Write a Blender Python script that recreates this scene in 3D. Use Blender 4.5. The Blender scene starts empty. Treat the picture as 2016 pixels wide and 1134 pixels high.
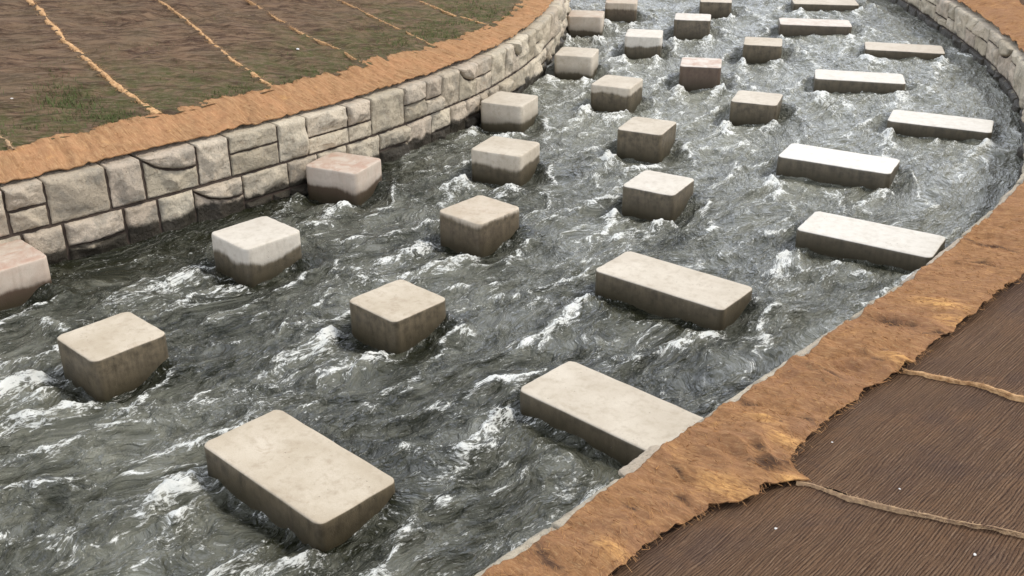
import bpy, math
import numpy as np
from mathutils import Vector, Matrix

# ------------------------------------------------------------------ camera, sky, sun, exposure
sc = bpy.context.scene
R = math.radians
CAM_H = 3.7177
cam = bpy.data.objects.new('camera', bpy.data.cameras.new('camera'))
sc.collection.objects.link(cam); sc.camera = cam
cam.location = (0, 0, CAM_H)
cam.rotation_euler = (R(90 - 25.402), 0, 0)
cam.data.sensor_width = 36.0; cam.data.lens = 36.0 * 2084.7 / 2016
cam.data.clip_start = .05; cam.data.clip_end = 500

SUN_DIR = Vector((.80, .10, 1.0)).normalized()
SUN_EL = math.asin(SUN_DIR.z); SUN_AZ = math.atan2(SUN_DIR.x, SUN_DIR.y)
world = bpy.data.worlds.new('World'); sc.world = world; world.use_nodes = True
nt = world.node_tree; nt.nodes.clear()
wo = nt.nodes.new('ShaderNodeOutputWorld'); bg = nt.nodes.new('ShaderNodeBackground')
sky = nt.nodes.new('ShaderNodeTexSky'); sky.sky_type = 'NISHITA'; sky.sun_disc = False
sky.sun_elevation = SUN_EL; sky.sun_rotation = SUN_AZ; sky.air_density = 1.0; sky.dust_density = 3.0
# broken grey cloud cover mixed over the sky
tcw = nt.nodes.new('ShaderNodeTexCoord'); nz = nt.nodes.new('ShaderNodeTexNoise')
nz.inputs['Scale'].default_value = 2.2; nz.inputs['Detail'].default_value = 5
crw = nt.nodes.new('ShaderNodeValToRGB')
crw.color_ramp.elements[0].position = .35; crw.color_ramp.elements[0].color = (7.0, 7.4, 8.2, 1)
crw.color_ramp.elements[1].position = .70; crw.color_ramp.elements[1].color = (11.0, 11.5, 12.9, 1)
mxw = nt.nodes.new('ShaderNodeMix'); mxw.data_type = 'RGBA'; mxw.inputs[0].default_value = .80
nt.links.new(tcw.outputs['Generated'], nz.inputs['Vector']); nt.links.new(nz.outputs['Fac'], crw.inputs['Fac'])
nt.links.new(sky.outputs[0], mxw.inputs[6]); nt.links.new(crw.outputs[0], mxw.inputs[7])
sxw = nt.nodes.new('ShaderNodeSeparateXYZ'); nt.links.new(tcw.outputs['Generated'], sxw.inputs[0])
mrw = nt.nodes.new('ShaderNodeMapRange'); nt.links.new(sxw.outputs[2], mrw.inputs[0])
for _i, _v in enumerate((.04, .75, 2.25, .70)): mrw.inputs[_i + 1].default_value = _v
vmw = nt.nodes.new('ShaderNodeVectorMath'); vmw.operation = 'SCALE'
nt.links.new(mxw.outputs[2], vmw.inputs[0]); nt.links.new(mrw.outputs[0], vmw.inputs['Scale'])
nt.links.new(vmw.outputs[0], bg.inputs['Color']); bg.inputs['Strength'].default_value = .085
nt.links.new(bg.outputs[0], wo.inputs['Surface'])
sl = bpy.data.lights.new('sun', 'SUN'); so = bpy.data.objects.new('sun', sl); sc.collection.objects.link(so)
sl.energy = 1.5; sl.angle = R(10); sl.color = (1, .95, .87)
so.rotation_euler = SUN_DIR.to_track_quat('Z', 'Y').to_euler(); so.location = (10, 0, 20)
sc.view_settings.view_transform = 'Standard'; sc.view_settings.look = 'None'
sc.view_settings.gamma = 1; sc.view_settings.exposure = 0.73

# ------------------------------------------------------------------ noise
_rng = np.random.RandomState(7)
_perm = np.concatenate([_rng.permutation(256)] * 3)
_ang = _rng.rand(256) * 2 * np.pi
_gx, _gy = np.cos(_ang), np.sin(_ang)
def perlin(x, y, seed=0):
    x = np.asarray(x, float) + seed * 17.31; y = np.asarray(y, float) + seed * 9.77
    xi = np.floor(x).astype(int); yi = np.floor(y).astype(int); fx = x - xi; fy = y - yi
    u = fx * fx * fx * (fx * (fx * 6 - 15) + 10); v = fy * fy * fy * (fy * (fy * 6 - 15) + 10)
    def g(i, j):
        h = _perm[_perm[(xi + i) & 255] + ((yi + j) & 255)]
        return _gx[h] * (fx - i) + _gy[h] * (fy - j)
    a = g(0, 0); b = g(1, 0); c = g(0, 1); d = g(1, 1)
    return 1.5 * ((a * (1 - u) + b * u) * (1 - v) + (c * (1 - u) + d * u) * v)
def fbm(x, y, seed=0, octs=3):
    r = 0; a = 1; t = 0
    for k in range(octs):
        r = r + a * perlin(x * 2 ** k, y * 2 ** k, seed + k * 3); t += a; a *= .5
    return r / t
def sstep(a, b, x):
    t = np.clip((x - a) / (b - a), 0, 1); return t * t * (3 - 2 * t)
rnd = np.random.RandomState(3)

# ------------------------------------------------------------------ the plan of the curved channel, metres; z = 0 is the top of the blocks
PAIRS=[((-15.2,-1.6),(-11.6,-6.6)),((-11.0,2.7),(-7.0,-2.7)),((-7.6,5.7),(-3.35,0.45)),((-4.39,8.57),(-.15,3.66)),((-3.08,9.83),(1.1,5.0)),((-1.71,11.34),(3.0,7.0)),((-.9,12.5),(4.5,8.87)),
((-.31,13.55),(5.55,10.9)),((.16,14.75),(6.28,12.75)),((.5,16.0),(6.7,14.4)),((.78,17.46),(6.95,16.3)),((.95,19.1),(7.1,18.3)),((1.0,21.),(7.15,20.5)),((.9,24.),(7.0,24.)),((.4,28.),(6.5,28.7)),((-.6,33),(5.4,34))]
K=1.032; _P=np.array(PAIRS,float)*K      # wall lines; s and d below are in units of K metres
def zK(z): return CAM_H-(CAM_H-z)*K
def cr(A,u):
    u=np.clip(np.asarray(u,float),0,len(A)-1-1e-6);i=u.astype(int);t=(u-i)[...,None];n=len(A)-1
    p0=A[np.maximum(i-1,0)];p1=A[i];p2=A[np.minimum(i+1,n)];p3=A[np.minimum(i+2,n)]
    return .5*((2*p1)+(-p0+p2)*t+(2*p0-5*p1+4*p2-p3)*t*t+(-p0+3*p1-3*p2+p3)*t**3)
_uu=np.linspace(0,len(_P)-1,1501);_C=cr(_P.mean(1),_uu)
_s=np.concatenate([[0],np.cumsum(np.hypot(*np.diff(_C,axis=0).T)/K)])
def u_of_s(s): return np.interp(s,_s,_uu)
SMAX=_s[-1]
def wallpt(side,s):   # side 0 left,1 right; s arclength of the centreline
    return cr(_P[:,side],u_of_s(s))
def wallnrm(side,s):
    d=wallpt(side,np.asarray(s)+.15)-wallpt(side,np.asarray(s)-.15); d/=np.hypot(d[...,0],d[...,1])[...,None]
    n=np.stack([-d[...,1],d[...,0]],-1)
    return n*K if side==0 else -n*K
SLOPE=(.22,.28)
def bankz(side,d):
    return zK(.56+SLOPE[side]*(6.5*(1-np.exp(-np.maximum(d,0)/6.5))))
def bank(side,s,d,dz=0):
    p=wallpt(side,s)+wallnrm(side,s)*np.asarray(d)[...,None]
    return np.concatenate([p,(bankz(side,d)+dz)[...,None]],-1)

# ------------------------------------------------------------------ objects and meshes
def tag(o, label=None, cat=None, group=None, kind=None):
    if label: o['label'] = label
    if cat: o['category'] = cat
    if group: o['group'] = group
    if kind: o['kind'] = kind
    return o
def link(name, me, mat=None, parent=None):
    o = bpy.data.objects.new(name, me); sc.collection.objects.link(o)
    if mat: me.materials.append(mat)
    if parent: o.parent = parent
    return o
def mesh_np(name, V, F, smooth=True, attrs=None):
    V = np.asarray(V, np.float32).reshape(-1, 3); F = np.asarray(F, np.int32)
    me = bpy.data.meshes.new(name); k = F.shape[1]
    me.vertices.add(len(V)); me.vertices.foreach_set('co', V.ravel())
    me.loops.add(F.size); me.loops.foreach_set('vertex_index', F.ravel())
    me.polygons.add(len(F)); me.polygons.foreach_set('loop_start', np.arange(0, F.size, k, dtype=np.int32))
    me.polygons.foreach_set('loop_total', np.full(len(F), k, np.int32))
    me.update(calc_edges=True)
    if smooth: me.polygons.foreach_set('use_smooth', np.ones(len(F), bool))
    for n, a in (attrs or {}).items():
        a = np.asarray(a, np.float32)
        if a.ndim == 1:
            at = me.attributes.new(n, 'FLOAT', 'POINT'); at.data.foreach_set('value', a)
        else:
            at = me.attributes.new(n, 'FLOAT_VECTOR', 'POINT'); at.data.foreach_set('vector', a.ravel())
    me.validate(); return me
def grid_faces(n, m, off=0, flip=False):
    i, j = np.meshgrid(np.arange(n - 1), np.arange(m - 1), indexing='ij'); a = (i * m + j).ravel() + off
    F = np.stack([a, a + m, a + m + 1, a + 1], 1)
    return F[:, ::-1] if flip else F
def empty(name, loc):
    o = bpy.data.objects.new(name, None); o.empty_display_size = .2; o.location = loc
    sc.collection.objects.link(o); return o

# ------------------------------------------------------------------ node helper
class NT:
    def __init__(s, name):
        s.m = bpy.data.materials.new(name); s.m.use_nodes = True; s.t = s.m.node_tree; s.t.nodes.clear()
        s.out = s.n('OutputMaterial')
    def n(s, typ, **kw):
        nd = s.t.nodes.new('ShaderNode' + typ)
        for k, v in kw.items(): setattr(nd, k, v)
        return nd
    def put(s, sock, v):
        if v is None: return
        if hasattr(v, 'is_linked') or hasattr(v, 'links'): s.t.links.new(v, sock)
        else:
            if isinstance(v, (tuple, list)) and len(v) == 3 and sock.type == 'RGBA': v = (*v, 1)
            sock.default_value = v
    def math(s, op, a, b=None, c=None, clamp=False):
        nd = s.n('Math', operation=op, use_clamp=clamp)
        for i, v in enumerate((a, b, c)): s.put(nd.inputs[i], v)
        return nd.outputs[0]
    def mix(s, f, a, b, blend='MIX'):
        nd = s.n('Mix', data_type='RGBA', blend_type=blend); s.put(nd.inputs[0], f); s.put(nd.inputs[6], a); s.put(nd.inputs[7], b)
        return nd.outputs[2]
    def noise(s, vec, scale, detail=4, rough=.55, dist=0, col=False):
        nd = s.n('TexNoise'); s.put(nd.inputs['Vector'], vec); s.put(nd.inputs['Scale'], scale); s.put(nd.inputs['Detail'], detail)
        s.put(nd.inputs['Roughness'], rough); s.put(nd.inputs['Distortion'], dist)
        return nd.outputs['Color' if col else 'Fac']
    def voro(s, vec, scale, feat='F1', out='Distance'):
        nd = s.n('TexVoronoi', feature=feat); s.put(nd.inputs['Vector'], vec); s.put(nd.inputs['Scale'], scale); return nd.outputs[out]
    def rng(s, v, a, b, c=0., d=1., smooth=False):
        nd = s.n('MapRange'); nd.clamp = True
        if smooth: nd.interpolation_type = 'SMOOTHSTEP'
        for i, x in enumerate((v, a, b, c, d)): s.put(nd.inputs[i], x)
        return nd.outputs[0]
    def attr(s, name, typ='GEOMETRY'):
        nd = s.n('Attribute', attribute_name=name, attribute_type=typ); return nd
    def mapv(s, vec, scale=(1, 1, 1), rot=(0, 0, 0), loc=(0, 0, 0)):
        nd = s.n('Mapping'); s.put(nd.inputs['Vector'], vec); nd.inputs['Scale'].default_value = scale
        nd.inputs['Rotation'].default_value = rot; nd.inputs['Location'].default_value = loc; return nd.outputs[0]
    def stretch(s, vec, rot, scale): return s.mapv(s.mapv(vec, (1, 1, 1), rot), scale)
    def bump(s, h, dist=.01, strength=1., normal=None):
        nd = s.n('Bump'); s.put(nd.inputs['Height'], h); nd.inputs['Distance'].default_value = dist; nd.inputs['Strength'].default_value = strength
        if normal: s.put(nd.inputs['Normal'], normal)
        return nd.outputs[0]
    def bsdf(s, col, rough, normal=None, spec=.5, ior=None):
        nd = s.n('BsdfPrincipled'); s.put(nd.inputs['Base Color'], col); s.put(nd.inputs['Roughness'], rough)
        if normal: s.put(nd.inputs['Normal'], normal)
        nd.inputs['Specular IOR Level'].default_value = spec
        if ior: nd.inputs['IOR'].default_value = ior
        return nd.outputs[0]
    def done(s, sh): s.t.links.new(sh, s.out.inputs['Surface']); return s.m
    def sep(s, v):
        nd = s.n('SeparateXYZ'); s.put(nd.inputs[0], v); return nd.outputs

# ------------------------------------------------------------------ materials
def mat_water():
    N = NT('river_water')
    fl = N.attr('flow').outputs['Vector']; foam = N.attr('foam').outputs['Fac']; aer = N.attr('aer').outputs['Fac']  # aer: aeration plus painted sky and wall reflections
    fv = N.mapv(fl, (1, 2.4, 1))
    n1 = N.noise(fv, 3.6, 7, .62, .7)
    n2 = N.noise(fv, 26, 4, .6, .3)
    n3 = N.noise(fv, 8.5, 6, .62, .8)
    def rid(n, k): return N.math('SUBTRACT', 1, N.math('MULTIPLY', N.math('ABSOLUTE', N.math('SUBTRACT', n, .5)), k, clamp=True))
    r1 = rid(n1, 10); r3 = rid(n3, 10)                                   # thin foam filaments
    spk = N.rng(n2, .50, .66)
    k = N.math('ADD', N.math('MULTIPLY', r1, .40), N.math('ADD', N.math('MULTIPLY', spk, .28), N.math('MULTIPLY', r3, .36)))
    m = N.rng(N.math('ADD', foam, k), .74, 1.22, 0, 1, True)
    m = N.math('MULTIPLY', m, .90)
    deep = (.016, .017, .008); mid = (.235, .232, .180)
    base = N.mix(N.rng(N.math('ADD', aer, N.math('MULTIPLY', N.math('SUBTRACT', n1, .5), 1.5)), 0, 1), deep, mid)
    h = N.math('ADD', N.noise(fv, 12, 3, .5, .5), N.math('MULTIPLY', n2, .16))
    nb = N.bump(h, .055, 1.)
    w = N.bsdf(base, .05, nb, .5, 1.33)
    nf = N.bump(N.noise(fl, 70, 4, .7), .02, .8)
    f = N.bsdf((.82, .82, .76), .6, nf, .2)
    mx = N.n('MixShader'); N.put(mx.inputs[0], m); N.put(mx.inputs[1], w); N.put(mx.inputs[2], f)
    return N.done(mx.outputs[0])

def mat_concrete():
    N = NT('cast_concrete')
    tc = N.n('TexCoord').outputs['Object']; geo = N.n('NewGeometry').outputs
    seed = N.n('ObjectInfo').outputs['Random']
    off = N.n('CombineXYZ'); N.put(off.inputs[0], N.math('MULTIPLY', seed, 37)); N.put(off.inputs[1], N.math('MULTIPLY', seed, 91))
    vv = N.n('VectorMath', operation='ADD'); N.put(vv.inputs[0], tc); N.put(vv.inputs[1], off.outputs[0]); v = vv.outputs[0]
    big = N.noise(v, 3.0, 5, .6); med = N.noise(v, 14, 5, .65); fine = N.noise(v, 120, 3, .7)
    col = N.mix(N.rng(big, .35, .68), (.45, .375, .27), (.58, .505, .39))
    col = N.mix(N.math('MULTIPLY', N.rng(med, .50, .70), .6), col, (.34, .27, .185))
    col = N.mix(N.rng(N.noise(v, 6, 7, .75, .8), .56, .66, 0, .45), col, (.33, .245, .16))
    col = N.mix(N.rng(fine, .3, .75, 0, .42), col, (.31, .265, .2))
    pale = N.attr('pale', 'OBJECT').outputs['Fac']
    col = N.mix(pale, col, N.mix(N.rng(med, .4, .7), (.74, .715, .655), (.62, .59, .52)))
    # pits
    pit = N.rng(N.voro(v, 24), .02, .16, 1, 0); pit = N.math('MULTIPLY', pit, N.rng(N.noise(v, 5, 2), .50, .60))
    col = N.mix(N.math('MULTIPLY', pit, .6), col, (.12, .09, .06))
    # rust-red stain on some blocks
    st = N.attr('stain', 'OBJECT').outputs['Fac']
    stm = N.math('MULTIPLY', st, N.rng(N.noise(v, 5, 5, .65, .8), .40, .62))
    nz = N.sep(geo['Normal'])[2]
    stt = N.math('MULTIPLY', stm, N.rng(nz, .6, .95, .25, 1))
    col = N.mix(stt, col, (.33, .165, .09))
    col = N.mix(N.math('MULTIPLY', st, .38), col, (.60, .48, .41))
    # sides: formwork streaks, damp below the wet line, contact shade painted dark at the water
    side = N.rng(nz, .75, .35, 0, 1)
    sv = N.mapv(v, (1, 1, .10)); streak = N.noise(sv, 22, 5, .65)
    zz = N.sep(tc)[2]
    zt = N.math('SUBTRACT', zz, .9)
    wl = N.attr('wet_line', 'OBJECT').outputs['Fac']
    wob = N.math('MULTIPLY', N.math('SUBTRACT', N.noise(v, 2.6, 2, .5), .5), .18)
    wobs = N.math('MULTIPLY', N.math('SUBTRACT', streak, .5), .05)
    wetz = N.math('ADD', N.math('ADD', wl, wob), wobs)
    wet = N.math('MULTIPLY', N.rng(N.math('SUBTRACT', wetz, zt), -.018, .030, 0, 1, True), side)
    col = N.mix(N.math('MULTIPLY', N.math('MULTIPLY', side, N.rng(streak, .52, .75)), .25), col, (.22, .18, .135))
    wetc = N.mix(N.rng(N.math('ADD', N.math('MULTIPLY', streak, .35), N.math('MULTIPLY', med, .65)), .38, .62), (.150, .116, .070), (.044, .034, .020))
    wetc = N.mix(N.math('MULTIPLY', st, .8), wetc, (.075, .034, .022))
    col = N.mix(N.math('MULTIPLY', wet, .93), col, wetc)
    contact_shade = N.math('MULTIPLY', side, N.rng(N.math('ADD', zt, N.math('MULTIPLY', N.math('SUBTRACT', med, .5), .12)), N.math('ADD', N.attr('water_line', 'OBJECT').outputs['Fac'], .21), N.math('ADD', N.attr('water_line', 'OBJECT').outputs['Fac'], .0)))  # contact shade above the waterline, painted into the side colour
    col = N.mix(N.math('MULTIPLY', contact_shade, .85), col, (.034, .028, .014))
    rough = N.math('SUBTRACT', .82, N.math('MULTIPLY', wet, .42))
    h = N.math('ADD', N.math('MULTIPLY', med, .5), N.math('MULTIPLY', fine, .25)); h = N.math('SUBTRACT', h, N.math('MULTIPLY', pit, .6))
    return N.done(N.bsdf(col, rough, N.bump(h, .008, .8), .35))

def mat_stone():
    N = NT('rock_faced_stone')
    tc = N.n('TexCoord').outputs['Object']; tint = N.attr('tint').outputs['Vector']
    tv = N.sep(tint)
    v = tc
    big = N.noise(v, 4.5, 6, .65, .3); fine = N.noise(v, 45, 5, .7)
    col = N.mix(tv[0], (.41, .345, .245), (.64, .555, .415))
    col = N.mix(N.math('MULTIPLY', tv[1], .55), col, (.52, .41, .32))
    col = N.mix(N.rng(big, .48, .66, 0, .65), col, (.26, .24, .195))
    col = N.mix(N.rng(fine, .5, .75, 0, .5), col, (.20, .18, .14))
    col = N.mix(N.rng(N.noise(v, 9, 6, .75), .54, .68, 0, .6), col, (.25, .19, .125))
    col = N.mix(N.rng(N.noise(v, 17, 5, .75, .5), .60, .68, 0, .6), col, (.11, .09, .065))
    z = N.sep(tc)[2]
    wz = N.math('ADD', N.math('SUBTRACT', z, tv[2]), N.math('MULTIPLY', N.math('SUBTRACT', N.noise(v, 2.4, 5, .65), .5), .34))
    wet = N.rng(wz, -.21, -.15, 1, 0, True)
    col = N.mix(N.math('MULTIPLY', wet, .95), col, (.026, .021, .013))
    rough = N.rng(wet, 0, 1, .85, .45)
    h = N.math('ADD', N.noise(v, 22, 6, .7), N.math('MULTIPLY', fine, .3))
    return N.done(N.bsdf(col, rough, N.bump(h, .032, 1.), .3))

def mat_core():
    N = NT('dark_mortar'); tc = N.n('TexCoord').outputs['Object']
    return N.done(N.bsdf(N.mix(N.noise(tc, 12), (.022, .015, .010), (.060, .038, .024)), .9))

def mat_soil():
    N = NT('damp_soil'); tc = N.n('TexCoord').outputs['Object']
    return N.done(N.bsdf(N.mix(N.rng(N.noise(tc, 6, 8, .7), .35, .65), (.045, .032, .022), (.12, .088, .06)), .95, N.bump(N.noise(tc, 30, 8, .7), .04, 1)))

def mat_coir(name='orange_coir_cloth', dark=0.):
    N = NT(name); uv = N.attr('sd').outputs['Vector']; cr_ = N.attr('crease').outputs['Fac']; go = N.attr('gold').outputs['Fac']
    k = 1.0 if dark else .5
    rot = (0, 0, -.25) if dark else (0, 0, .09)
    fib = N.noise(N.stretch(uv, rot, (26 * k, 5 * k, 1)), 1.6, 7, .75, .5)
    fib2 = N.noise(N.stretch(uv, rot, (64 * k, 8 * k, 1)), 1.5, 5, .75)
    weave = N.noise(uv, 75 * k, 6, .85)
    big = N.noise(uv, 2.6, 7, .7, .6)
    c1 = (.225, .115, .053); c2 = (.40, .235, .118)
    if dark: c1 = (.215, .105, .047); c2 = (.41, .215, .095)
    col = N.mix(N.rng(fib, .35, .66), c1, c2)
    col = N.mix(N.rng(big, .42, .66, 0, .7), col, (.27, .14, .078) if dark else (.42, .215, .105))
    col = N.mix(N.rng(fib2, .52, .72, 0, .6), col, (.58, .38, .19))
    col = N.mix(N.rng(weave, .55, .75, 0, .6), col, (.17, .08, .04))
    col = N.mix(N.rng(weave, .46, .28, 0, .45), col, (.62, .42, .22))
    gold = N.math('MULTIPLY', N.math('ADD', N.rng(N.noise(uv, 3.4, 5, .65, .6), .60, .72, 0, .4), go, clamp=True), N.rng(fib, .36, .56))
    col = N.mix(N.math('MULTIPLY', gold, .85), col, N.mix(N.rng(fib, .3, .7), (.50, .23, .065), (.85, .50, .19)))
    hole = N.rng(N.noise(N.stretch(uv, rot, (2.2, 1, 1)), 6.5, 6, .7, .6), .62, .69, 0, .75 if dark else .35)
    col = N.mix(hole, col, (.10, .055, .032))
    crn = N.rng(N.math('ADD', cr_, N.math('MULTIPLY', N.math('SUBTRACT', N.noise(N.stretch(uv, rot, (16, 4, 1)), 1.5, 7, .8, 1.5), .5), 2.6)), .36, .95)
    col = N.mix(N.math('MULTIPLY', crn, .85), col, (.070, .042, .030))  # shade of fold hollows, and bare soil gaps, painted into the cloth colour
    h = N.math('ADD', N.math('ADD', fib, N.math('MULTIPLY', fib2, .6)), N.math('MULTIPLY', weave, .7))
    return N.done(N.bsdf(col, .95, N.bump(h, .008, 1.), .1))

def mat_mat(name, left):
    N = NT(name); uv = N.attr('sd').outputs['Vector']
    seed = N.n('ObjectInfo').outputs['Random']
    off = N.n('CombineXYZ'); N.put(off.inputs[0], N.math('MULTIPLY', seed, 41)); N.put(off.inputs[1], N.math('MULTIPLY', seed, 13))
    vv = N.n('VectorMath', operation='ADD'); N.put(vv.inputs[0], uv); N.put(vv.inputs[1], off.outputs[0]); v = vv.outputs[0]
    big = N.noise(v, 1.5, 5, .6, .3); sp = N.noise(v, 60, 5, .8)
    if left:
        rows = N.noise(N.stretch(v, (0, 0, .42), (.9, 6.0, 1)), 2.4, 6, .66, .5)
        col = N.mix(N.rng(rows, .40, .60), (.068, .040, .027), (.225, .145, .090))
        col = N.mix(N.rng(big, .42, .70, 0, .6), col, (.150, .115, .068))
        d = N.sep(uv)[1]
        gm = N.math('MULTIPLY', N.rng(N.math('ADD', d, N.math('MULTIPLY', N.math('SUBTRACT', N.noise(uv, .9, 4, .6), .5), 3.4)), 1.25, 2.2, 1, 0), N.rng(N.noise(uv, 5, 6, .75), .38, .62))
        col = N.mix(N.math('MULTIPLY', gm, .85), col, (.078, .090, .030))
        col = N.mix(N.rng(N.noise(N.stretch(v, (0, 0, .42), (5, 40, 1)), 1.6, 4, .7), .50, .68, 0, .55), col, (.31, .23, .16))
        col = N.mix(N.rng(N.noise(N.stretch(v, (0, 0, .42), (.8, 3.4, 1)), 2.0, 5, .6, .6), .60, .66, 0, .6), col, (.055, .034, .027))
        col = N.mix(N.rng(sp, .52, .75, 0, .45), col, (.26, .19, .125))
        col = N.mix(N.rng(sp, .48, .25, 0, .5), col, (.045, .028, .02))
        h = N.math('ADD', N.math('MULTIPLY', rows, 1.6), N.math('MULTIPLY', sp, .5)); dist = .045
    else:
        yarn = N.noise(N.mapv(v, (.6, 30, 1)), 3.0, 4, .6, .1)
        yarn2 = N.noise(N.mapv(v, (.9, 95, 1)), 2.2, 4, .65)
        col = N.mix(N.rng(yarn, .25, .75), (.092, .050, .029), (.200, .120, .069))
        col = N.mix(N.rng(yarn2, .52, .70, 0, .55), col, (.27, .18, .11))
        col = N.mix(N.rng(yarn2, .46, .30, 0, .75), col, (.036, .021, .016))
        col = N.mix(N.rng(big, .45, .65, 0, .55), col, (.078, .052, .044))
        col = N.mix(N.rng(N.noise(v, 2.6, 6, .7, .6), .5, .68, 0, .55), col, (.21, .115, .06))
        col = N.mix(N.rng(sp, .55, .78, 0, .4), col, (.26, .18, .12))
        col = N.mix(N.rng(sp, .46, .25, 0, .55), col, (.035, .02, .015))
        d = N.sep(uv)[1]
        ph = N.math('ADD', N.math('MULTIPLY', d, 430), N.math('MULTIPLY', N.noise(N.mapv(v, (1.3, 5, 1)), 1.6, 5, .6), 26))
        ln = N.math('SINE', ph); brk = N.noise(N.mapv(v, (9, 40, 1)), 1.5, 5, .75)
        lm = N.math('MULTIPLY', N.rng(ln, .25, .95), N.rng(brk, .36, .60))
        col = N.mix(N.math('MULTIPLY', lm, .62), col, (.034, .020, .016))
        col = N.mix(N.math('MULTIPLY', N.rng(ln, -.3, -.95), N.rng(brk, .50, .66, 0, .6)), col, (.30, .205, .135))
        h = N.math('SUBTRACT', N.math('ADD', N.math('ADD', N.math('MULTIPLY', yarn, .3), N.math('MULTIPLY', yarn2, .5)), N.math('MULTIPLY', sp, .5)), N.math('MULTIPLY', lm, .7)); dist = .018
    return N.done(N.bsdf(col, .95, N.bump(h, dist, .9), .1))

def mat_plain(name, c1, c2, scale=30, rough=.9):
    N = NT(name); tc = N.n('TexCoord').outputs['Object']
    return N.done(N.bsdf(N.mix(N.rng(N.noise(tc, scale, 4, .7), .3, .7), c1, c2), rough, N.bump(N.noise(tc, scale * 3, 3), .004, .6), .2))

M_WATER = mat_water(); M_CONC = mat_concrete(); M_STONE = mat_stone(); M_CORE = mat_core(); M_SOIL = mat_soil()
M_COIR_L = mat_coir(); M_COIR_R = mat_coir('worn_orange_coir_cloth', 1.)
M_MAT_L = mat_mat('brown_matting_ruffled', True); M_MAT_R = mat_mat('brown_matting_corded', False)
M_HEM = mat_plain('frayed_coir_hem', (.25, .12, .045), (.66, .42, .21), 30)
M_HEM_PALE = mat_plain('pale_frayed_hem', (.22, .14, .09), (.55, .37, .2), 45)
M_GRASS = mat_plain('young_grass', (.045, .075, .018), (.11, .13, .04), 20, .7)
M_PEB = mat_plain('white_chip', (.6, .58, .53), (.85, .83, .78), 60, .7)

# ------------------------------------------------------------------ blocks: x, y, yaw, length across, width, wet line, stain, pale, label
SQ_L = 'square concrete blocks standing in the stream'
SL_L = 'long concrete slabs along the right side of the stream'
BLOCKS = [
 (-4.47,8.47,-44,.60,.60,-.20,.9,.0,0,'pinkish rust-stained square block cut off by the left edge of the photo'),
 (-3.001,7.009,-42.4,.588,.606,.12,0,0,0,'large tan square block nearest the lower left corner, with brown streaked sides'),
 (-2.364,9.036,-43.5,.592,.621,-.16,0,.35,0,'cream square block below the left wall, its right face half wet and half dry'),
 (-.917,7.618,-43.1,.584,.577,.12,0,0,0,'tan square block in the middle foreground with all its sides wet brown'),
 (-.316,9.618,-41.2,.559,.615,-.03,.12,0,0,'tan square block behind the middle foreground one, its top faintly brownish'),
 (-1.84,11.036,-24.8,.656,.573,-.20,.8,.1,0,'pinkish square block beside the left wall, reddish stained top and brown wet foot'),
 (-.071,11.613,-25.5,.630,.591,-.15,0,.1,0,'cream square block with white upper sides, right of the pinkish block by the wall'),
 (1.523,10.392,-31.3,.579,.604,.12,0,.45,0,'central square block with very pale top and dark front, left of long white slabs'),
 (1.638,12.423,-26.1,.569,.622,.12,0,.15,0,'grey-brown square block directly behind the very pale topped central one'),
 (-.032,13.629,-24.4,.597,.606,-.25,0,.15,0,'whitish dry square block beside the left wall with a thin dark band at its foot'),
 (1.464,14.525,-24.8,.574,.628,-.10,0,.15,0,'square block with a light round patch on its stained front, mid distance'),
 (3.232,13.685,-21.0,.601,.612,.12,0,.25,0,'dark-sided square block standing nearest the middle row of long slabs'),
 (1.004,16.34,-14.7,.594,.610,-.26,0,.15,0,'pale dry square block touching the left wall where the wall bends away'),
 (2.812,15.652,-11.2,.600,.600,.12,.75,.55,0,'square block with dark red-brown front and pink-white top'),
 (2.197,17.701,-10.7,.598,.617,-.17,0,.5,0,'square block with white top and half light, half dark front, behind the patched block'),
 (1.341,19.365,-8.4,.622,.616,-.25,.35,.1,0,'pale square block with faint reddish top, farthest along the left wall'),
 (4.038,17.076,-13.6,.602,.605,.12,0,.1,0,'olive-brown square block far off, right of the red-brown one'),
 (3.216,19.076,-10.4,.637,.607,.12,.1,.6,0,'square block with bright white top and brown front, far off in mid-stream'),
 (3.92,20.77,-9,.60,.60,.12,0,.2,0,'right one of two small square blocks at the top edge, with olive front'),
 (2.10,20.67,-8,.60,.60,-.12,.3,.0,0,'left one of two small square blocks at the top edge, with pinkish front'),
 (-1.31,5.369,-42.9,1.198,.590,.12,0,.0,1,'largest nearest concrete slab in the foreground with pitted tan top'),
 (.672,6.02,-42.7,1.22,.57,.12,0,.15,1,'long slab whose right end disappears behind the near right wall'),
 (1.34,8.016,-38.8,1.235,.549,.12,0,.2,1,'long cream slab in mid-stream with white water breaking at its near right corner'),
 (3.299,9.011,-32.9,1.223,.585,.12,0,.65,1,'long near-white slab whose tip almost touches the right wall'),
 (3.611,11.186,-29.9,1.223,.568,.12,0,.85,1,'brightest white long slab in mid-stream, behind the one by the right wall'),
 (5.263,12.626,-25.1,1.193,.576,.12,0,.7,1,'long white slab farthest to the right of the photo'),
 (4.912,14.817,-14.3,1.217,.577,.12,0,.65,1,'long pale slab with greenish-brown front, mid distance'),
 (6.154,16.636,-15.3,1.178,.577,.12,.08,.25,1,'long slab with half white, half tan top near the foot of the far right wall'),
 (5.263,18.602,-10,1.201,.585,.12,.3,.65,1,'far long slab with pinkish-white top and reddish right half of its front'),
 (5.95,20.53,-8,1.20,.58,.12,0,.2,1,'farthest long slab, cut by the top edge of the photo'),
]
def water_level(t):
    return -.345 + .20 * sstep(.25, .95, t)

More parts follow.
